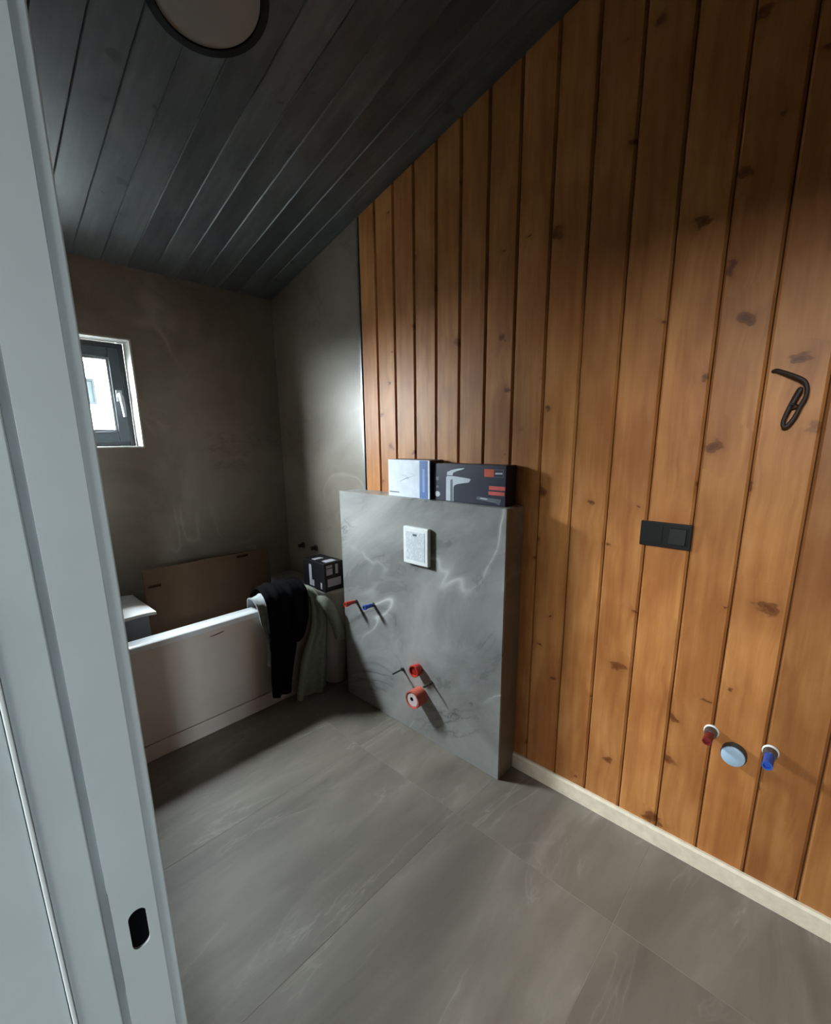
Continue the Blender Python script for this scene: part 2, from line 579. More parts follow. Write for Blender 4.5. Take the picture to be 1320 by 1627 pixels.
# curved handle on the right stile
hx, hz = -0.872, 1.648
mb = MB().box(hx - 0.013, hx + 0.013, YB + 0.088, YB + 0.100, hz + 0.02, hz + 0.075)
mb.tube([(hx - 0.002, YB + 0.096, hz + 0.05), (hx - 0.002, YB + 0.066, hz + 0.052), (hx, YB + 0.060, hz + 0.04), (hx + 0.003, YB + 0.058, hz), (hx + 0.006, YB + 0.060, hz - 0.06)], [0.009, 0.009, 0.011, 0.010, 0.008], 12)
auto_smooth(mb.build('window_handle', M_HANDLE, sash))

# ------------------------------------------------------------------ right wall: tile part, metal trim and pine boards
WY = 1.8699
bk = MB()
ring = lambda x: [(x, SOUTH - 0.1, 0), (x, YB + 0.3, 0), (x, YB + 0.3, cz(YB + 0.3) + 0.15), (x, SOUTH - 0.1, cz(SOUTH) + 0.15)]
bk.loft([ring(0.13), ring(0.02)])
wall_right = struct(bk.build('wall_right', M_BATTEN))
MB().loft([[(x, WY + 0.012, 0), (x, YB, 0), (x, YB, cz(YB) + 0.02), (x, WY + 0.012, cz(WY) + 0.02)] for x in (0.02, 0.0)]).build('tile_panel', M_TILE_D, wall_right)
tr = MB().box(-0.004, 0.02, WY - 0.001, WY + 0.011, 0.0, cz(WY) - 0.002).build('trim_1', M_METAL)
struct(tr)
B = [1.8699, 1.7479, 1.6230, 1.4946, 1.3656, 1.2363, 1.1052, 0.9732, 0.8417, 0.7087, 0.5772, 0.4448, 0.3130, 0.1859, 0.0518, -0.0817]
while B[-1] > SOUTH + 0.14:
    B.append(B[-1] - 0.132)
B.append(SOUTH)
for i in range(len(B) - 1):
    ya, yb = B[i + 1], B[i]
    if i == 0:
        yb -= 0.002
    w, ch = 0.0016, 0.0065
    prof = [(0.02, ya + w), (0.0075, ya + w), (0.0, ya + w + ch), (0.0, yb - w - ch), (0.0075, yb - w), (0.02, yb - w)]
    yc, z0 = (ya + yb) / 2, 0.0
    o = MB().loft([[(x, y, 0.04) for x, y in prof], [(x, y, cz(y) - 0.0015) for x, y in prof]]).build('wall_board', M_PINE, wall_right, centre=True)

struct(MB().loft([[(x, y, z) for x, z in ((0.0, 0.001), (-0.014, 0.001), (-0.014, 0.062), (-0.009, 0.071), (0.0, 0.071))] for y in (SOUTH + 0.002, 0.9)]).build('baseboard_right', M_CREAM))

# ------------------------------------------------------------------ half-height tiled wall
HD, HY0, HY1, HH = 0.1274, 0.9007, 1.9415, 1.1922
ST = 0.011
half = struct(MB().box(-HD + ST, -0.0005, HY0 + ST, HY1 - ST, 0.0, HH - ST).build('wall_half', M_GROUT))
half['label'] = 'half-height tiled wall with cistern in front of the pine boards'
e = 0.0005
MB().box(-HD, -HD + ST, HY0, HY1, 0.0, HH).build('front_slab', M_TILE, half, bevel=0.0012, seg=1)
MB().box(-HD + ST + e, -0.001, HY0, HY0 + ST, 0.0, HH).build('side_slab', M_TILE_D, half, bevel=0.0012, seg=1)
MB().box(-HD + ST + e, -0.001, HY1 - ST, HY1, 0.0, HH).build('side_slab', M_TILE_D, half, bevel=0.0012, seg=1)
MB().box(-HD + ST + e, -0.001, HY0 + ST + e, HY1 - ST - e, HH - ST, HH).build('top_slab', M_TILE, half, bevel=0.0012, seg=1)

# ------------------------------------------------------------------ ceiling of sloping grey boards
ceil_ = MB().loft([[(x, SOUTH - 0.1, cz(SOUTH - 0.1) + 0.02), (x, YB + 0.225, cz(YB + 0.225) + 0.02), (x, YB + 0.225, cz(YB + 0.225) + 0.2), (x, SOUTH - 0.1, cz(SOUTH - 0.1) + 0.2)] for x in (WEST - 0.11, 0.13)]).build('ceiling', M_PLASTER)
struct(ceil_)
ang = math.atan(SL)
xb = 0.014
edges = [0.0]
while edges[-1] > WEST:
    edges.append(-0.3265 + 0.1135 * 3 - 0.1135 * (len(edges)) if True else 0)
edges = [0.014] + [x for x in [-0.3265 + 0.1135 * (3 - k) for k in range(0, 20)] if -1.497 < x < 0.01] + [WEST]
for i in range(len(edges) - 1):
    xa, xb = edges[i + 1], edges[i]
    w, ch = 0.0006, 0.003
    prof = [(xa + w, 0.02), (xa + w, 0.003), (xa + w + ch, 0.0), (xb - w - ch, 0.0), (xb - w, 0.003), (xb - w, 0.02)]
    MB().loft([[(x, y, cz(y) + h) for x, h in prof] for y in (SOUTH, YB)]).build('ceiling_board', M_CEIL, ceil_, centre=True)

# ------------------------------------------------------------------ door wall (left), south wall, hall behind
DY0, DY1, DH = -0.455, 0.468, 2.06
mb = MB()
X0, X1 = WEST - 0.12, WEST
mb.loft([[(x, DY1, 0), (x, YB + 0.05, 0), (x, YB + 0.05, cz(YB) + 0.05), (x, DY1, cz(DY1) + 0.05)] for x in (X0, X1)])
mb.loft([[(x, SOUTH - 0.1, 0), (x, DY0, 0), (x, DY0, cz(DY0) + 0.05), (x, SOUTH - 0.1, cz(SOUTH) + 0.05)] for x in (X0, X1)])
mb.loft([[(x, DY0, DH), (x, DY1, DH), (x, DY1, cz(DY1) + 0.05), (x, DY0, cz(DY0) + 0.05)] for x in (X0, X1)])
wall_left = struct(mb.build('wall_left', M_TILE_D))
# unseen pier added beside the foot of the tub to shade the floor
struct(MB().box(WEST, -1.238, 1.72, 2.135, 0, cz(1.95)).build('wall_shade_pier', M_TILE_D))
struct(MB().box(X0, 0.13, SOUTH - 0.1, SOUTH, 0, cz(SOUTH) + 0.1).build('wall_front', M_PLASTER))
# hall shell
hm = MB()
hm.box(-3.7, -3.6, -2.4, RY0, 0, 2.95).box(-3.7, -3.6, RY1, 1.6, 0, 2.95).box(-3.7, -3.6, RY0, RY1, 0, RZ0).box(-3.7, -3.6, RY0, RY1, RZ1, 2.95)   # far side
hm.box(-3.7, X0, 1.5, 1.6, 0, 2.95)                                  # north end
hm.box(-3.7, HX0, -2.4, -2.3, 0, 2.95).box(HX1, X0 + 0.1, -2.4, -2.3, 0, 2.95)
hm.box(HX0, HX1, -2.4, -2.3, 0, HZ0).box(HX0, HX1, -2.4, -2.3, HZ1, 2.95)
hm.box(X0 - 0.002, X0 + 0.1, -2.4, SOUTH - 0.1, 0, 2.95)
struct(hm.build('wall_hall', M_HALL))
struct(MB().box(-3.7, X0 + 0.1, -2.4, 1.6, 2.85, 2.95).build('ceiling_hall', M_HALL))
# hall lining on the hall side of the door wall
struct(MB().box(X0 - 0.004, X0, DY1, 1.5, 0, 2.85).box(X0 - 0.004, X0, SOUTH - 0.1, DY0, 0, 2.85).box(X0 - 0.004, X0, DY0, DY1, DH, 2.85).build('wall_hall_lining', M_HALL))
w2 = bpy.data.objects.new('window_2', None)
w2.location = ((HX0 + HX1) / 2, -2.35, HZ0)
COL.objects.link(w2)
struct(w2)
frame(MB(), HX0, HX1, HZ0, HZ1, 0.045, -2.38, -2.32).build('window_frame', M_WHITE, w2)
MB().box(HX0 + 0.045, HX1 - 0.045, -2.353, -2.347, HZ0 + 0.045, HZ1 - 0.045).build('window_pane', M_DIM, w2)

w3 = bpy.data.objects.new('window_3', None)
w3.location = (-3.65, (RY0 + RY1) / 2, RZ0)
COL.objects.link(w3)
struct(w3)
MB().box(-3.68, -3.63, RY0, RY0 + 0.04, RZ0, RZ1).box(-3.68, -3.63, RY1 - 0.04, RY1, RZ0, RZ1).box(-3.68, -3.63, RY0 + 0.04, RY1 - 0.04, RZ0, RZ0 + 0.04).box(-3.68, -3.63, RY0 + 0.04, RY1 - 0.04, RZ1 - 0.04, RZ1).build('window_frame', M_WHITE, w3)
MB().box(-3.658, -3.652, RY0 + 0.04, RY1 - 0.04, RZ0 + 0.04, RZ1 - 0.04).build('window_pane', M_DIM2, w3)

# door frame: white profile in bands, latch side facing the camera
door = bpy.data.objects.new('door_1', None)
door.location = (-1.54, 0.45, 0)
COL.objects.link(door)
struct(door)
door['label'] = 'white door frame with grooves and a black latch recess at the left edge'
JY = 0.45


def bar(name, xa, xb, ya, mat=M_WHITE, yb=DY1, bev=0.0015):
    return MB().box(xa, xb, ya, yb, 0.0, DH).build(name, mat, door, bevel=bev)


bar('frame_edge', -1.5000, -1.4885, JY + 0.0015)
bar('frame_stop', -1.5755, -1.5435, JY)
bar('frame_gasket', -1.5435, -1.5370, JY + 0.0022, M_GASKET, bev=0)
bar('frame_bead', -1.5790, -1.5755, JY - 0.0015, M_BEAD, bev=0.001)
bar('frame_casing', -1.66, -1.5795, JY + 0.001)
# latch strip with a stadium-shaped hole cut through it
sx0, sx1 = -1.5370, -1.5000
lx, lz, lr, lh = -1.5175, 0.972, 0.0080, 0.0155
mb = MB()
n = 10
arc = [(lx + lr * math.cos(a), lz + lh + lr * math.sin(a)) for a in [math.pi * i / n for i in range(n + 1)]]
arc += [(lx + lr * math.cos(a), lz - lh + lr * math.sin(a)) for a in [math.pi + math.pi * i / n for i in range(n + 1)]]
N = len(arc)
za, zb = lz - 0.06, lz + 0.06


def out(px, pz):
    dx, dz = px - lx, pz - lz
    s = 1e9
    for d_, lo, hi in ((dx, sx0 - lx, sx1 - lx), (dz, za - lz, zb - lz)):
        if d_ > 1e-9:
            s = min(s, hi / d_)
        elif d_ < -1e-9:
            s = min(s, lo / d_)
    return (lx + dx * s, lz + dz * s)


q0 = arc
q1 = [out(*q) for q in arc]
# outer corners are snapped so that the ring is a full rectangle
cor = [(sx1, zb), (sx0, zb), (sx0, za), (sx1, za)]
for c in cor:
    k = min(range(N), key=lambda i: (q1[i][0] - c[0]) ** 2 + (q1[i][1] - c[1]) ** 2)
    q1[k] = c
vs = [(x, JY, z) for x, z in q0] + [(x, JY, z) for x, z in q1] + [(x, JY + 0.016, z) for x, z in q0]
fs = [(i, N + i, N + (i + 1) % N, (i + 1) % N) for i in range(N)] + [(i, (i + 1) % N, 2 * N + (i + 1) % N, 2 * N + i) for i in range(N)]
mb.add(vs, fs)
mb.box(sx0, sx1, JY, DY1, 0.0, za).box(sx0, sx1, JY, DY1, zb, DH)
strip = mb.build('frame_strip', M_WHITE, door)
cup = MB().loft([[(lx + (x - lx) * 0.985, y, lz + (z - lz) * 0.985) for x, z in arc] for y in (JY + 0.0025, JY + 0.015)])
cup.build('latch_recess', M_BLACKHOLE, strip)
# head and opposite jamb
MB().box(-1.66, -1.4885, DY0 + 0.018, JY, DH - 0.02, DH).build('frame_head', M_WHITE, door)
MB().box(-1.66, -1.4885, DY0, DY0 + 0.018, 0, DH).build('frame_jamb', M_WHITE, door)

# ------------------------------------------------------------------ ceiling lamp
cx0, cy0 = -0.902, 1.384
nrm = Vector((0, -SL, -1)).normalized()          # pointing down from the boards
c = Vector((cx0, cy0, cz(cy0)))
lamp = thing('ceiling_lamp', c, 'round flat ceiling lamp with black rim, switched off', 'lamp')
rim = MB().lathe([(0.0, 0.134), (0.0, 0.157), (0.034, 0.157), (0.036, 0.155), (0.036, 0.135), (0.030, 0.134), (0.0, 0.134)], c, nrm, 64).build('lamp_rim', M_RIM, lamp)
auto_smooth(rim)
auto_smooth(MB().lathe([(0.001, 0.0), (0.001, 0.1335), (0.031, 0.1335), (0.033, 0.12), (0.034, 0.0)], c, nrm, 64).build('lamp_diffuser', M_DIFF, lamp))

# ------------------------------------------------------------------ bathtub
TX0, TX1, TY, TZ = -1.493, -0.172, 2.1447, 0.5726
tub = thing('bathtub', ((TX0 + TX1) / 2, 2.43, 0), 'white acrylic bathtub with front panel below the window', 'bathtub')


def rr(xa, xb, ya, yb, r, z, n=6):
    p = []
    for (ccx, ccy, a0) in ((xb - r, yb - r, 0), (xa + r, yb - r, 90), (xa + r, ya + r, 180), (xb - r, ya + r, 270)):
        for i in range(n + 1):
            a = math.radians(a0 + 90 * i / n)
            p.append((ccx + r * math.cos(a), ccy + r * math.sin(a), z))
    return p


TYB = YB - 0.004
rings = [rr(TX0 + 0.12, TX1 - 0.08, TY + 0.095, TYB - 0.06, 0.06, 0.135), rr(TX0 + 0.05, TX1 - 0.05, TY + 0.075, TYB - 0.038, 0.05, TZ - 0.03),
         rr(TX0, TX1, TY, TYB, 0.012, TZ - 0.028), rr(TX0, TX1, TY, TYB, 0.012, TZ - 0.005), rr(TX0 + 0.004, TX1 - 0.004, TY + 0.004, TYB - 0.004, 0.012, TZ),
         rr(TX0 + 0.06, TX1 - 0.06, TY + 0.088, TYB - 0.045, 0.05, TZ), rr(TX0 + 0.066, TX1 - 0.066, TY + 0.094, TYB - 0.051, 0.05, TZ - 0.008),
         rr(TX0 + 0.14, TX1 - 0.10, TY + 0.115, TYB - 0.075, 0.08, 0.20), rr(TX0 + 0.20, TX1 - 0.15, TY + 0.14, TYB - 0.11, 0.08, 0.15)]
auto_smooth(MB().loft(rings).build('tub_shell', M_ACRYLW, tub), 50)
apron = MB().box(TX0, TX1 - 0.004, TY + 0.004, TY + 0.022, 0.085, TZ - 0.029).build('front_panel', M_ACRYL, tub, bevel=0.004)
MB().box(TX0, TX1 - 0.004, TY + 0.001, TY + 0.022, 0.001, 0.081).build('plinth_strip', M_ACRYL, tub, bevel=0.003)
MB().box(TX1 - 0.022, TX1 - 0.004, TY + 0.0225, TYB, 0.001, TZ - 0.029).build('end_panel', M_ACRYL, tub)
# short scuffed finger slot under the rim
mb = MB()
pts = [(-0.800 + 0.075 * i / 8, TY + 0.0045, 0.5145 + 0.009 * (i / 8) ** 2) for i in range(9)]
mb.tube(pts, [0.001, 0.002, 0.0028, 0.003, 0.003, 0.003, 0.003, 0.0025, 0.001], 8)
mb.build('finger_slot', M_CARD_D, apron)

# low tiled ledge between tub end and wall
ledge = struct(MB().box(TX1 + 0.003, -0.0005, 2.23, YB - 0.0005, 0, 0.575).build('wall_ledge', M_TILE))

# ------------------------------------------------------------------ cardboard and boxes in the tub
# flattened carton standing in the tub: panel with two hand holes
cb = thing('cardboard_sheet', (-0.62, 2.47, 0.152), 'brown flattened carton with hand holes standing in the bathtub', 'cardboard')
cx_a, cx_b, cyy, czb, czt = -0.962, -0.272, 2.49, 0.158, 0.817


def sheet_with_holes(xa, xb, za_, zb_, holes, y, th):
    gx = sorted({xa, xb, *[h[0] for h in holes], *[h[1] for h in holes]})
    gz = sorted({za_, zb_, *[h[2] for h in holes], *[h[3] for h in holes]})
    mbx = MB()
    for i in range(len(gx) - 1):
        for j in range(len(gz) - 1):
            mx, mz = (gx[i] + gx[i + 1]) / 2, (gz[j] + gz[j + 1]) / 2
            if any(h[0] < mx < h[1] and h[2] < mz < h[3] for h in holes):
                continue
            mbx.box(gx[i], gx[i + 1], y, y + th, gz[j], gz[j + 1])
    return mbx


sheet_with_holes(cx_a, cx_b, czb, czt, [(-0.360, -0.272, 0.158, 0.262), (-0.946, -0.886, 0.722, 0.738), (-0.475, -0.405, 0.790, 0.806)], cyy, 0.008).build('panel', M_CARD, cb)
MB().box(cx_a + 0.004, -0.362, cyy + 0.028, cyy + 0.034, czb, 0.262).box(cx_a + 0.004, cx_b - 0.004, cyy + 0.028, cyy + 0.034, 0.262, czt - 0.004).build('rear_flap', M_CARD_D, cb)  # rear layer set close behind so the hand holes look dark
MB().box(cx_a + 0.004, cx_b - 0.004, cyy + 0.0085, cyy + 0.0275, czt - 0.007, czt - 0.004).build('top_fold', M_CARD_D, cb)  # strip closing the gap on top, keeps light out of the hand holes

# grey box with white foam lid
gb = thing('foam_topped_box', (-1.19, 2.45, 0.16), 'grey box with white foam sheet on top at window end of bathtub', 'box')
MB().box(-1.235, -1.0, 2.335, 2.555, 0.157, 0.640).build('box_body', M_GREYBOX, gb, bevel=0.004)
MB().box(-1.395, -1.095, 2.44, 2.452, 0.667, 1.42).build('shade_panel', M_GREYBOX, gb)  # unseen panel added above the box to cast shade on the floor
# foam sheet curling down at its right-hand corner
rows = []
for j in range(9):
    vv = j / 8
    row = []
    for i in range(13):
        uu = i / 12
        x = -1.34 + (-0.976 + 1.34) * uu
        y = 2.298 + (2.690 - 2.298) * vv
        z = 0.662 - 0.006 * max(0, uu - 0.7) ** 2 / 0.09 - 0.004 * math.sin(uu * 5 + vv * 3)
        row.append((x, y, z))
    rows.append(row)
mb = MB()
top = [p for r_ in rows for p in r_]
bot = [(x, y, z - 0.014) for x, y, z in top]
nn = len(top)
fs = []
for j in range(8):
    for i in range(12):
        a = j * 13 + i
        fs.append((a, a + 1, a + 14, a + 13))
        fs.append((nn + a, nn + a + 13, nn + a + 14, nn + a + 1))
per = [i for i in range(13)] + [j * 13 + 12 for j in range(1, 9)] + [8 * 13 + i for i in range(11, -1, -1)] + [j * 13 for j in range(7, 0, -1)]
for a, b in zip(per, per[1:] + per[:1]):
    fs.append((a, nn + a, nn + b, b))
mb.add(top + bot, fs)
auto_smooth(mb.build('foam_sheet', M_FOAM, gb))

# ------------------------------------------------------------------ white bin with a small navy carton on it
BC = (-0.083, 2.128)
bn = tag(MB().lathe([(0.0, 0.0), (0.0, 0.062), (0.004, 0.068), (0.30, 0.074), (0.575, 0.079), (0.578, 0.082), (0.593, 0.082), (0.596, 0.078), (0.596, 0.0)], (BC[0], BC[1], 0.0005), (0, 0, 1), 40).build('white_bin', M_BIN), 'tall round white bin beside the tiled half wall', 'bin')
auto_smooth(bn, 50)
nx0, nx1, ny0, ny1, nz0, nz1 = -0.168, -0.036, 2.062, 2.278, 0.598, 0.768
nb = thing('small_carton', ((nx0 + nx1) / 2, (ny0 + ny1) / 2, nz0), 'small black and white printed carton on top of the white bin', 'box')
MB().box(nx0, nx1, ny0, ny1, nz0, nz1).build('carton_body', M_INK, nb, bevel=0.002)


def patch_y(name, xa, xb, za_, zb_, y, mat, parent, th=0.0006):
    return MB().box(xa, xb, y - th, y, za_, zb_).build(name, mat, parent)


def patch_x(name, ya, yb, za_, zb_, x, mat, parent, th=0.0006):
    return MB().box(x - th, x, ya, yb, za_, zb_).build(name, mat, parent)


W, H = nx1 - nx0, nz1 - nz0
for (ua, ub, va, vb) in ((0.10, 0.42, 0.58, 0.80), (0.10, 0.42, 0.83, 0.92), (0.58, 0.72, 0.58, 0.92), (0.14, 0.86, 0.16, 0.44)):
    patch_y('label_patch', nx0 + W * ua, nx0 + W * ub, nz0 + H * va, nz0 + H * vb, ny0, M_LABEL, nb)
for (va, ub, za_, zb_) in ((0.14, 0.20, 0.08, 0.30), (0.50, 0.62, 0.10, 0.32), (0.60, 0.72, 0.10, 0.86)):
    D_ = ny1 - ny0
    patch_x('label_patch', ny0 + D_ * va, ny0 + D_ * ub, nz0 + H * za_, nz0 + H * zb_, nx0, M_LABEL, nb)
MB().box(nx0 + 0.03, nx1 - 0.03, ny0 + 0.02, ny0 + 0.07, nz1, nz1 + 0.0006).build('label_patch', M_LABEL, nb)
MB().box(nx0 + 0.02, nx1 - 0.05, ny0 + 0.12, ny0 + 0.16, nz1, nz1 + 0.0006).build('label_patch', M_LABEL, nb)

# ------------------------------------------------------------------ clothes over the front rim


def cubic(p0, p1, p2, p3, t_):
    return 0.5 * (2 * p1 + (p2 - p0) * t_ + (2 * p0 - 5 * p1 + 4 * p2 - p3) * t_ ** 2 + (3 * p1 - p0 - 3 * p2 + p3) * t_ ** 3)


def drape(rows, nx=26, sub=5, amp=0.012, freq=3.0, seed=0.0, th=0.010):
    """cloth strip: rows of (y, z, x_left, x_right) from the hidden end to the hanging hem, with folds"""
    rs = []
    for i in range(len(rows) - 1):
        a, b, c_, d_ = rows[max(i - 1, 0)], rows[i], rows[i + 1], rows[min(i + 2, len(rows) - 1)]
        for k in range(sub):
            rs.append([cubic(a[q], b[q], c_[q], d_[q], k / sub) for q in range(4)])
    rs.append(list(rows[-1]))
    front, back = [], []
    for j, (y, z, xa, xb_) in enumerate(rs):
        p, n_ = rs[max(j - 1, 0)], rs[min(j + 1, len(rs) - 1)]
        d = Vector((0, n_[0] - p[0], n_[1] - p[1]))
        if d.length < 1e-6:
            d = Vector((0, 0, -1))
        nv = Vector((0, d.z, -d.y)).normalized()      # outward: up on the rim, towards the room in front
        if nv.z < 0 and abs(nv.z) > abs(nv.y):
            nv = -nv
        if abs(nv.y) >= abs(nv.z) and j > len(rs) * 0.4 and nv.y > 0:
            nv = -nv
        v = j / (len(rs) - 1)
        fr, bk_ = [], []
        for i in range(nx + 1):
            u = i / nx
            x = xa + (xb_ - xa) * u
            edge = min(1.0, 6 * u, 6 * (1 - u))
            f = amp * (0.35 + v) * (math.sin(2 * math.pi * freq * u + seed + 1.3 * math.sin(3 * v + seed)) + 0.5 * math.sin(2 * math.pi * freq * 1.9 * u + 2 * seed + 2.1 * v)) * (0.5 + 0.5 * edge)
            P = Vector((x, y, z))
            fr.append(P + nv * (f + th * (0.4 + 0.6 * edge)))
            bk_.append(P + nv * (f * 0.6 - th * 0.2))
        front.append(fr)
        back.append(bk_)
    mb_ = MB()
    nr, nc = len(front), nx + 1
    vs_ = [p for r_ in front for p in r_] + [p for r_ in back for p in r_]
    off = nr * nc
    fs_ = []
    for j in range(nr - 1):
        for i in range(nx):
            a = j * nc + i
            fs_.append((a, a + nc, a + nc + 1, a + 1))
            fs_.append((off + a, off + a + 1, off + a + nc + 1, off + a + nc))
    per_ = [i for i in range(nc)] + [j * nc + nx for j in range(1, nr)] + [(nr - 1) * nc + i for i in range(nx - 1, -1, -1)] + [j * nc for j in range(nr - 2, 0, -1)]
    for a, b in zip(per_, per_[1:] + per_[:1]):
        fs_.append((a, b, off + b, off + a))
    mb_.add(vs_, fs_)
    return mb_


# pale crumpled shirt underneath
sh = tag(drape([(2.33, 0.44, -0.52, -0.30), (2.27, 0.56, -0.54, -0.30), (2.215, 0.625, -0.56, -0.30), (2.16, 0.635, -0.565, -0.30), (2.118, 0.60, -0.56, -0.31),
                (2.112, 0.52, -0.55, -0.33), (2.114, 0.43, -0.53, -0.36), (2.116, 0.36, -0.525, -0.40), (2.118, 0.26, -0.53, -0.42)], amp=0.008, freq=4, seed=0.7).build('crumpled_shirt', M_LIGHTCLOTH), 'pale crumpled shirt under the black jacket on bathtub rim', 'shirt')
auto_smooth(sh, 70)
# black jacket: body and one hanging sleeve
bj = thing('black_jacket', (-0.42, 2.15, 0.574), 'black jacket hanging over the front rim of the bathtub', 'jacket')
auto_smooth(drape([(2.335, 0.53, -0.49, -0.31), (2.285, 0.625, -0.51, -0.30), (2.215, 0.678, -0.515, -0.292), (2.14, 0.680, -0.525, -0.285), (2.078, 0.636, -0.53, -0.282),
                   (2.062, 0.53, -0.53, -0.290), (2.062, 0.45, -0.53, -0.305), (2.064, 0.385, -0.53, -0.330), (2.066, 0.365, -0.53, -0.36)], amp=0.007, freq=3, seed=1.9, th=0.012).build('jacket_body', M_BLKCLOTH, bj), 70)
auto_smooth(drape([(2.066, 0.46, -0.53, -0.36), (2.058, 0.40, -0.53, -0.375), (2.058, 0.32, -0.533, -0.39), (2.062, 0.22, -0.54, -0.412), (2.066, 0.13, -0.54, -0.425), (2.068, 0.095, -0.538, -0.428)], nx=16, amp=0.006, freq=1.6, seed=0.4, th=0.020).build('jacket_sleeve', M_BLKCLOTH, bj), 70)
# grey fleece with its sleeve
gf = thing('grey_fleece', (-0.25, 2.1, 0.574), 'grey-green fleece jacket hanging beside the black jacket', 'jacket')
auto_smooth(drape([(2.30, 0.598, -0.262, -0.188), (2.26, 0.606, -0.262, -0.188), (2.21, 0.610, -0.262, -0.186), (2.13, 0.612, -0.264, -0.186), (2.075, 0.580, -0.266, -0.175), (2.060, 0.50, -0.270, -0.165), (2.058, 0.40, -0.290, -0.168),
                   (2.060, 0.30, -0.335, -0.178), (2.064, 0.18, -0.372, -0.176), (2.068, 0.07, -0.392, -0.186), (2.070, 0.012, -0.398, -0.195)], amp=0.013, freq=1.55, seed=2.2, th=0.012).build('fleece_body', M_GREYCLOTH, gf), 70)
mb = MB().tube([(-0.240, 2.055, 0.585), (-0.215, 2.030, 0.575), (-0.190, 2.010, 0.540), (-0.167, 1.998, 0.48), (-0.146, 1.992, 0.415), (-0.133, 1.989, 0.362), (-0.129, 1.988, 0.334), (-0.129, 1.988, 0.327)], [0.020, 0.033, 0.041, 0.043, 0.042, 0.041, 0.040, 0.033], 20, 0.8)
auto_smooth(mb.build('fleece_sleeve', M_GREYCLOTH, gf), 60)

# ------------------------------------------------------------------ boxes on the half wall
zt_ = HH + 0.0005
# white carton with blue band
wx, wya, wyb, wh = -0.105, 1.312, 1.578, 0.172
wbx = thing('white_carton', (-0.06, (wya + wyb) / 2, zt_), 'white carton with a blue side band on top of half wall', 'box')
MB().box(wx, -0.012, wya, wyb, zt_, zt_ + wh).build('carton_body', M_WBOX, wbx, bevel=0.0015)
L_ = wyb - wya
pf = lambda u: wyb - L_ * u
patch_x('blue_band', pf(0.955), pf(0.77), zt_ + 0.002, zt_ + wh - 0.002, wx, M_BLUEP, wbx)
patch_x('band_text', pf(0.89), pf(0.84), zt_ + 0.03, zt_ + wh * 0.78, wx - 0.0006, M_PBLUE, wbx, 0.0004)
patch_x('printed_line', pf(0.27), pf(0.03), zt_ + 0.018, zt_ + 0.023, wx, M_GREYP, wbx)
mb = MB()
for (ua, va, ub, vb, r_) in ((0.30, 0.42, 0.62, 0.58, 0.0016), (0.36, 0.60, 0.52, 0.52, 0.0022), (0.30, 0.35, 0.55, 0.38, 0.0012), (0.45, 0.66, 0.66, 0.60, 0.0012)):
    mb.tube([(wx - 0.0002, pf(ua), zt_ + wh * va), (wx - 0.0002, pf((ua + ub) / 2), zt_ + wh * ((va + vb) / 2 + 0.02)), (wx - 0.0002, pf(ub), zt_ + wh * vb)], r_, 6, 0.3)
mb.build('printed_sketch', M_PALE, wbx)
MB().box(wx + 0.004, -0.012, wya - 0.0008, wya, zt_ + 0.001, zt_ + wh - 0.001).build('dark_side', M_NAVY, wbx)
MB().box(wx + 0.003, -0.014, wya + 0.003, wyb - 0.003, zt_ + wh, zt_ + wh + 0.0008).build('dark_top', M_NAVY, wbx)

# navy tap carton
fx, fya, fyb, fh = -0.088, 0.934, 1.302, 0.160
fb = thing('tap_carton', (-0.05, (fya + fyb) / 2, zt_), 'navy carton printed with a silver basin tap on half wall', 'box')
MB().box(fx, -0.012, fya, fyb, zt_, zt_ + fh).build('carton_body', M_NAVY, fb, bevel=0.0015)
L2 = fyb - fya
qf = lambda u: fyb - L2 * u
vf = lambda v: zt_ + fh * (1 - v)


def pr_poly(name, pts, mat, x=fx, th=0.0006, parent=fb):
    P = [(qf(u), vf(v)) for u, v in pts]
    return MB().loft([[(x, y, z) for y, z in P], [(x - th, y, z) for y, z in P]]).build(name, mat, parent)


tapp = pr_poly('printed_tap', [(0.19, 0.99), (0.19, 0.36), (0.205, 0.32), (0.30, 0.32), (0.52, 0.36), (0.545, 0.38), (0.52, 0.46), (0.36, 0.52), (0.315, 0.56), (0.30, 0.62), (0.30, 0.99)], M_PALE)
pr_poly('tap_lever', [(0.20, 0.30), (0.205, 0.22), (0.27, 0.16), (0.36, 0.12), (0.455, 0.10), (0.44, 0.125), (0.34, 0.19), (0.295, 0.23), (0.285, 0.30)], M_PALE, parent=tapp)
pr_poly('tap_shade', [(0.255, 0.99), (0.255, 0.42), (0.285, 0.40), (0.29, 0.99)], M_GREYP, x=fx - 0.0006, th=0.0004, parent=tapp)
pr_poly('orange_logo', [(0.725, 0.10), (0.85, 0.10), (0.85, 0.29), (0.725, 0.29)], M_ORANGE)
pr_poly('logo_line', [(0.735, 0.185), (0.845, 0.185), (0.845, 0.205), (0.735, 0.205)], M_REDP, x=fx - 0.0006, th=0.0003)
pr_poly('logo_frame', [(0.85, 0.10), (0.97, 0.10), (0.97, 0.29), (0.85, 0.29), (0.85, 0.275), (0.962, 0.275), (0.962, 0.115), (0.85, 0.115)], M_GREYP)
pr_poly('logo_text', [(0.865, 0.18), (0.955, 0.17), (0.955, 0.215), (0.865, 0.22)], M_PALE)
pr_poly('red_bar', [(0.79, 0.51), (0.995, 0.51), (0.995, 0.605), (0.79, 0.605)], M_REDP)
pr_poly('red_bar', [(0.785, 0.645), (0.99, 0.645), (0.99, 0.735), (0.785, 0.735)], M_REDP)
pr_poly('grey_panel', [(0.63, 0.80), (0.95, 0.83), (0.93, 0.97), (0.88, 0.93), (0.63, 0.875)], M_GREYP)
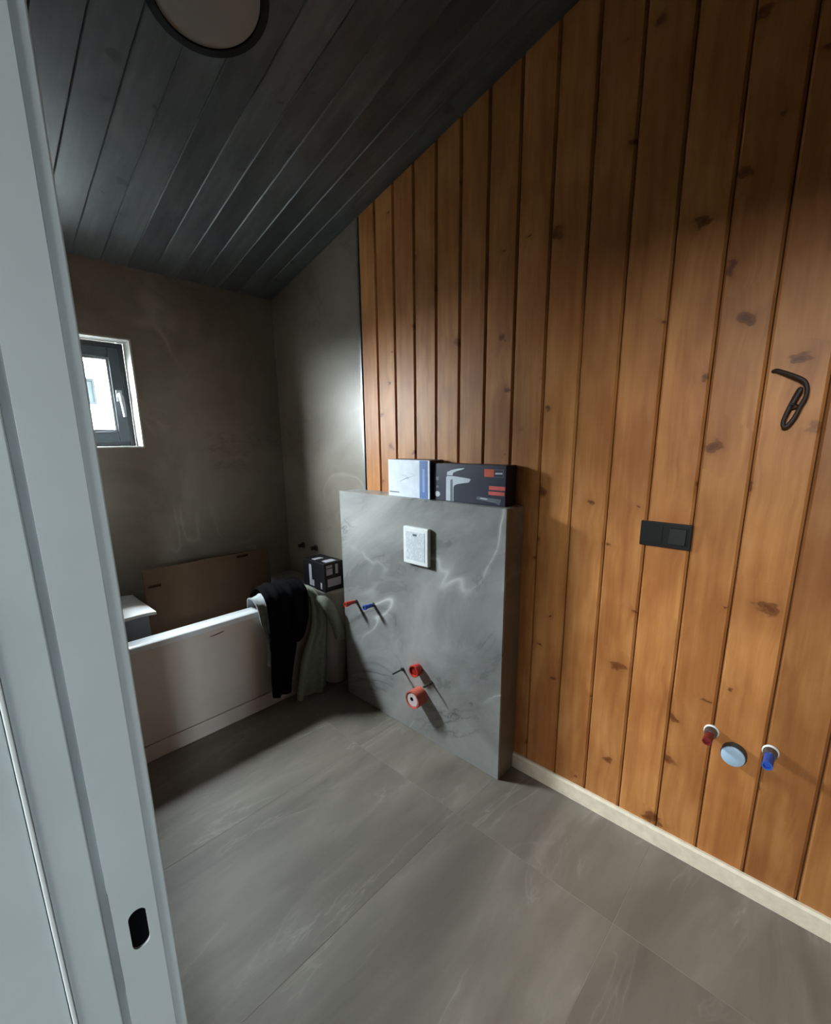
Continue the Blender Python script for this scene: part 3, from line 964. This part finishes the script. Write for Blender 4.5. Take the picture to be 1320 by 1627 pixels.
pr_poly('panel_text', [(0.68, 0.825), (0.77, 0.835), (0.77, 0.865), (0.68, 0.855)], M_PALE, x=fx - 0.0006, th=0.0003)
pr_poly('round_mark', [(0.055 + 0.042 * math.cos(a * math.pi / 9), 0.83 + 0.075 * math.sin(a * math.pi / 9)) for a in range(18)], M_PALE)
pr_poly('small_mark', [(0.03, 0.36), (0.075, 0.36), (0.075, 0.46), (0.03, 0.46)], M_GREYP)
pr_poly('small_mark', [(0.04, 0.60), (0.075, 0.60), (0.075, 0.66), (0.04, 0.66)], M_GREYP)

# ------------------------------------------------------------------ fittings on the front of the half wall
xw = -HD
cv = thing('cistern_cover', (xw, 1.362, 0.885), 'white printed cistern cover on the tiled half wall', 'cover')
MB().box(xw - 0.022, xw - 0.0002, 1.285, 1.440, 0.891, 1.066).build('cover_plate', M_FOAM, cv, bevel=0.005, seg=3)
MB().box(xw - 0.0232, xw - 0.0218, 1.305, 1.420, 0.912, 1.045).build('printed_diagram', M_PRINT, cv)
MB().box(xw - 0.0238, xw - 0.0230, 1.352, 1.376, 1.026, 1.036).build('printed_mark', M_GREYP, cv)


def stub(name, y, z, length, mat, label):
    s_ = thing(name, (xw, y, z), label, 'pipe stub')
    auto_smooth(MB().lathe([(0.0, 0.0), (0.0, 0.011), (0.012, 0.011), (0.014, 0.009), (length - 0.004, 0.009), (length - 0.004, 0.0)], (xw, y, z), (-1, 0, 0), 18).build('threaded_base', M_STEEL, s_))
    auto_smooth(MB().lathe([(0.016, 0.0092), (0.016, 0.0105), (0.05, 0.0105), (0.052, 0.0135), (length, 0.0135), (length, 0.009), (length - 0.008, 0.008), (length - 0.008, 0.0)], (xw, y, z), (-1, 0, 0), 18).build('plug', mat, s_))
    return s_


stub('water_stub', 1.833, 0.594, 0.078, M_RED, 'red plugged pipe stub high on the half wall front')
stub('water_stub', 1.690, 0.610, 0.066, M_BLUE, 'blue plugged pipe stub high on the half wall front')


def rod(y, z, length, label):
    r_ = thing('mounting_rod', (xw, y, z), label, 'rod', 'toilet mounting rods')
    mb_ = MB()
    k_ = int(length / 0.003)
    mb_.lathe([(0, 0)] + [(i * 0.003, 0.0042 if i % 2 else 0.0052) for i in range(k_)] + [(length, 0.003), (length, 0)], (xw, y, z), (-1, 0, 0), 10)
    mb_.build('threaded_rod', M_STEEL, r_)
    MB().lathe([(0, 0.0), (0.0, 0.010), (0.009, 0.010), (0.009, 0.0)], (xw - 0.0002, y, z), (-1, 0, 0), 6).build('nut', M_STEEL, r_)


rod(1.478, 0.318, 0.075, 'threaded rod left of the red pipe plugs')
rod(1.284, 0.318, 0.060, 'threaded rod right of the red pipe plugs')
inl = thing('inlet_plug', (xw, 1.367, 0.360), 'small red plug above the large coral pipe plug', 'plug')
auto_smooth(MB().lathe([(0, 0), (0.0, 0.026), (0.008, 0.026), (0.010, 0.028), (0.036, 0.031), (0.040, 0.030), (0.040, 0.024), (0.030, 0.022), (0.030, 0.0)], (xw - 0.0002, 1.367, 0.360), (-1, 0, 0), 32).build('plug_body', M_RED, inl))
auto_smooth(MB().lathe([(0.0301, 0.0), (0.0301, 0.0215), (0.034, 0.018), (0.034, 0.0)], (xw, 1.367, 0.360), (-1, 0, 0), 28).build('plug_face', M_DRED, inl))
oy, oz = 1.353, 0.224
otl = thing('outlet_plug', (xw, oy, oz), 'large coral pipe plug with white face low on half wall', 'plug')
auto_smooth(MB().lathe([(0, 0), (0.0, 0.043), (0.060, 0.045), (0.066, 0.044), (0.066, 0.038), (0.060, 0.036), (0.060, 0.0)], (xw - 0.0002, oy, oz), (-1, 0, 0), 40).build('plug_body', M_CORAL, otl))
auto_smooth(MB().lathe([(0.0601, 0.0), (0.0601, 0.0355), (0.0635, 0.033), (0.0635, 0.0)], (xw, oy, oz), (-1, 0, 0), 36).build('plug_face', M_CAPW, otl))
auto_smooth(MB().lathe([(0.0635, 0.0), (0.0635, 0.010), (0.0655, 0.008), (0.0655, 0.0)], (xw, oy + 0.004, oz + 0.004), (-1, 0, 0), 20).build('face_hole', M_BLACKHOLE, otl))

# ------------------------------------------------------------------ on the pine wall
# double black switch frame
sw = thing('wall_switch', (0, 0.384, 1.10), 'black double wall switch frame on the pine boards', 'switch')
sy0, sy1, sz0, sz1 = 0.309, 0.459, 1.103, 1.185
MB().box(-0.010, -0.0004, sy0, sy1, sz0, sz1).build('frame', M_BLACK, sw, bevel=0.0025)
MB().box(-0.0125, -0.0098, 0.318, 0.377, 1.113, 1.175).build('switch_cover', M_BLACK, sw, bevel=0.001)
MB().loft([[(-0.0125, y, z), (-0.0170 + (0.003 if z < 1.14 else 0), y, z)] + [] for y, z in ()] or [[(-0.012, 0.322, 1.117), (-0.012, 0.373, 1.117), (-0.012, 0.373, 1.171), (-0.012, 0.322, 1.171)], [(-0.0175, 0.324, 1.119), (-0.0175, 0.371, 1.119), (-0.0145, 0.371, 1.169), (-0.0145, 0.324, 1.169)]]).build('rocker', M_BLACK, sw)
MB().box(-0.0125, -0.0098, 0.391, 0.450, 1.113, 1.175).build('blank_cover', M_BLACK, sw, bevel=0.001)


def hub(y, z, label, tipmat, tip, name):
    s_ = thing(name, (0, y, z), label, 'pipe stub')
    auto_smooth(MB().lathe([(0, 0), (0, 0.0215), (0.004, 0.0215), (0.007, 0.019), (0.007, 0.0)], (-0.0003, y, z), (-1, 0, 0), 28).build('wall_rosette', M_FOAM, s_))
    auto_smooth(MB().lathe([(0.007, 0.0), (0.007, 0.0185), (0.022, 0.0175), (0.030, 0.015), (0.030, 0.0)], (0, y, z), (-1, 0, 0), 28).build('collar', M_METAL, s_))
    auto_smooth(MB().lathe([(0.022, 0.0), (0.022, 0.0125), (tip, 0.0130), (tip, 0.0095), (tip - 0.01, 0.009), (tip - 0.01, 0)], (0, y, z), (-1, 0, 0), 24).build('plug', tipmat, s_))


hub(0.188, 0.522, 'maroon plugged water stub low on the pine wall', M_MAROON, 0.072, 'pipe_stub')
hub(0.037, 0.525, 'blue plugged water stub low on the pine wall', M_BLUE, 0.084, 'pipe_stub')
dr = thing('drain_cap', (0, 0.122, 0.477), 'round pale blue drain cap between two water stubs', 'drain cap')
auto_smooth(MB().lathe([(0, 0), (0, 0.034), (0.010, 0.0345), (0.020, 0.0345), (0.024, 0.033), (0.024, 0.0)], (-0.0003, 0.122, 0.477), (-1, 0, 0), 40).build('rubber_ring', M_RUBBER, dr))
auto_smooth(MB().lathe([(0.024, 0), (0.024, 0.0318), (0.029, 0.0310), (0.030, 0.029), (0.030, 0.0)], (0, 0.122, 0.477), (-1, 0, 0), 40).build('cap_disc', M_CLEAR, dr))


# cable loop
def smooth_path(p, sub=6):
    o_ = []
    for i in range(len(p) - 1):
        a, b, c_, d_ = p[max(i - 1, 0)], p[i], p[i + 1], p[min(i + 2, len(p) - 1)]
        for k in range(sub):
            o_.append(tuple(cubic(a[q], b[q], c_[q], d_[q], k / sub) for q in range(3)))
    o_.append(p[-1])
    return o_


cab = [(0.004, 0.170, 1.622), (-0.010, 0.160, 1.622), (-0.022, 0.130, 1.608), (-0.028, 0.103, 1.592), (-0.028, 0.093, 1.575), (-0.026, 0.092, 1.552),
       (-0.024, 0.100, 1.528), (-0.022, 0.108, 1.500), (-0.022, 0.120, 1.479), (-0.023, 0.128, 1.478), (-0.024, 0.129, 1.494), (-0.026, 0.121, 1.527), (-0.028, 0.108, 1.566), (-0.030, 0.104, 1.569),
       (-0.030, 0.108, 1.558), (-0.030, 0.116, 1.535)]
cb_ = thing('cable', (0, 0.13, 1.48), 'short dark cable looped and sticking out of the pine wall', 'cable')
auto_smooth(MB().tube(smooth_path(cab), 0.0054, 12).build('cable_loop', M_CABLE, cb_), 60)
auto_smooth(MB().tube(smooth_path([(-0.026, 0.105, 1.53), (-0.032, 0.114, 1.532), (-0.028, 0.121, 1.528), (-0.018, 0.117, 1.524), (-0.017, 0.106, 1.526), (-0.026, 0.103, 1.528)]), 0.0022, 8).build('cable_tie', M_BLACK, cb_), 60)

# two capped outlets on the tile beyond the half wall
for y, z, lab in ((2.531, 0.779, 'dark capped tap outlet on tile wall nearer the window'), (2.385, 0.785, 'dark capped tap outlet on tile wall nearer the carton')):
    s_ = thing('tap_outlet', (0, y, z), lab, 'pipe stub')
    auto_smooth(MB().lathe([(0, 0), (0, 0.020), (0.006, 0.020), (0.008, 0.014), (0.008, 0.0)], (-0.0003, y, z), (-1, 0, 0), 20).build('wall_rosette', M_RUBBER, s_))
    auto_smooth(MB().lathe([(0.008, 0), (0.008, 0.0125), (0.036, 0.0125), (0.038, 0.010), (0.038, 0.0)], (0, y, z), (-1, 0, 0), 20).build('plug', M_BLACK, s_))

# ------------------------------------------------------------------ outside: white house opposite and pale ground
gr = struct(MB().box(-40, 40, -40, 40, -3.2, -3.0).build('ground', M_GROUND))
hs = thing('house', (0, 9, -3.0), 'white rendered house seen through the bathroom window', 'house')
MB().box(-5.0, 5.0, 9.0, 12.0, -3.0, 2.75).build('facade', M_FACADE, hs)
MB().loft([[(x, y, z) for y, z in ((8.7, 2.70), (12.3, 2.70), (10.5, 3.5))] for x in (-5.3, 5.3)]).build('roof', M_FACADE, hs)
hw = frame(MB(), 0.02, 0.36, 2.08, 2.48, 0.035, 8.965, 9.03).build('window', M_EXTFRAME, hs)
MB().box(0.055, 0.325, 8.985, 8.995, 2.115, 2.445).build('pane', M_EXTWIN, hw)
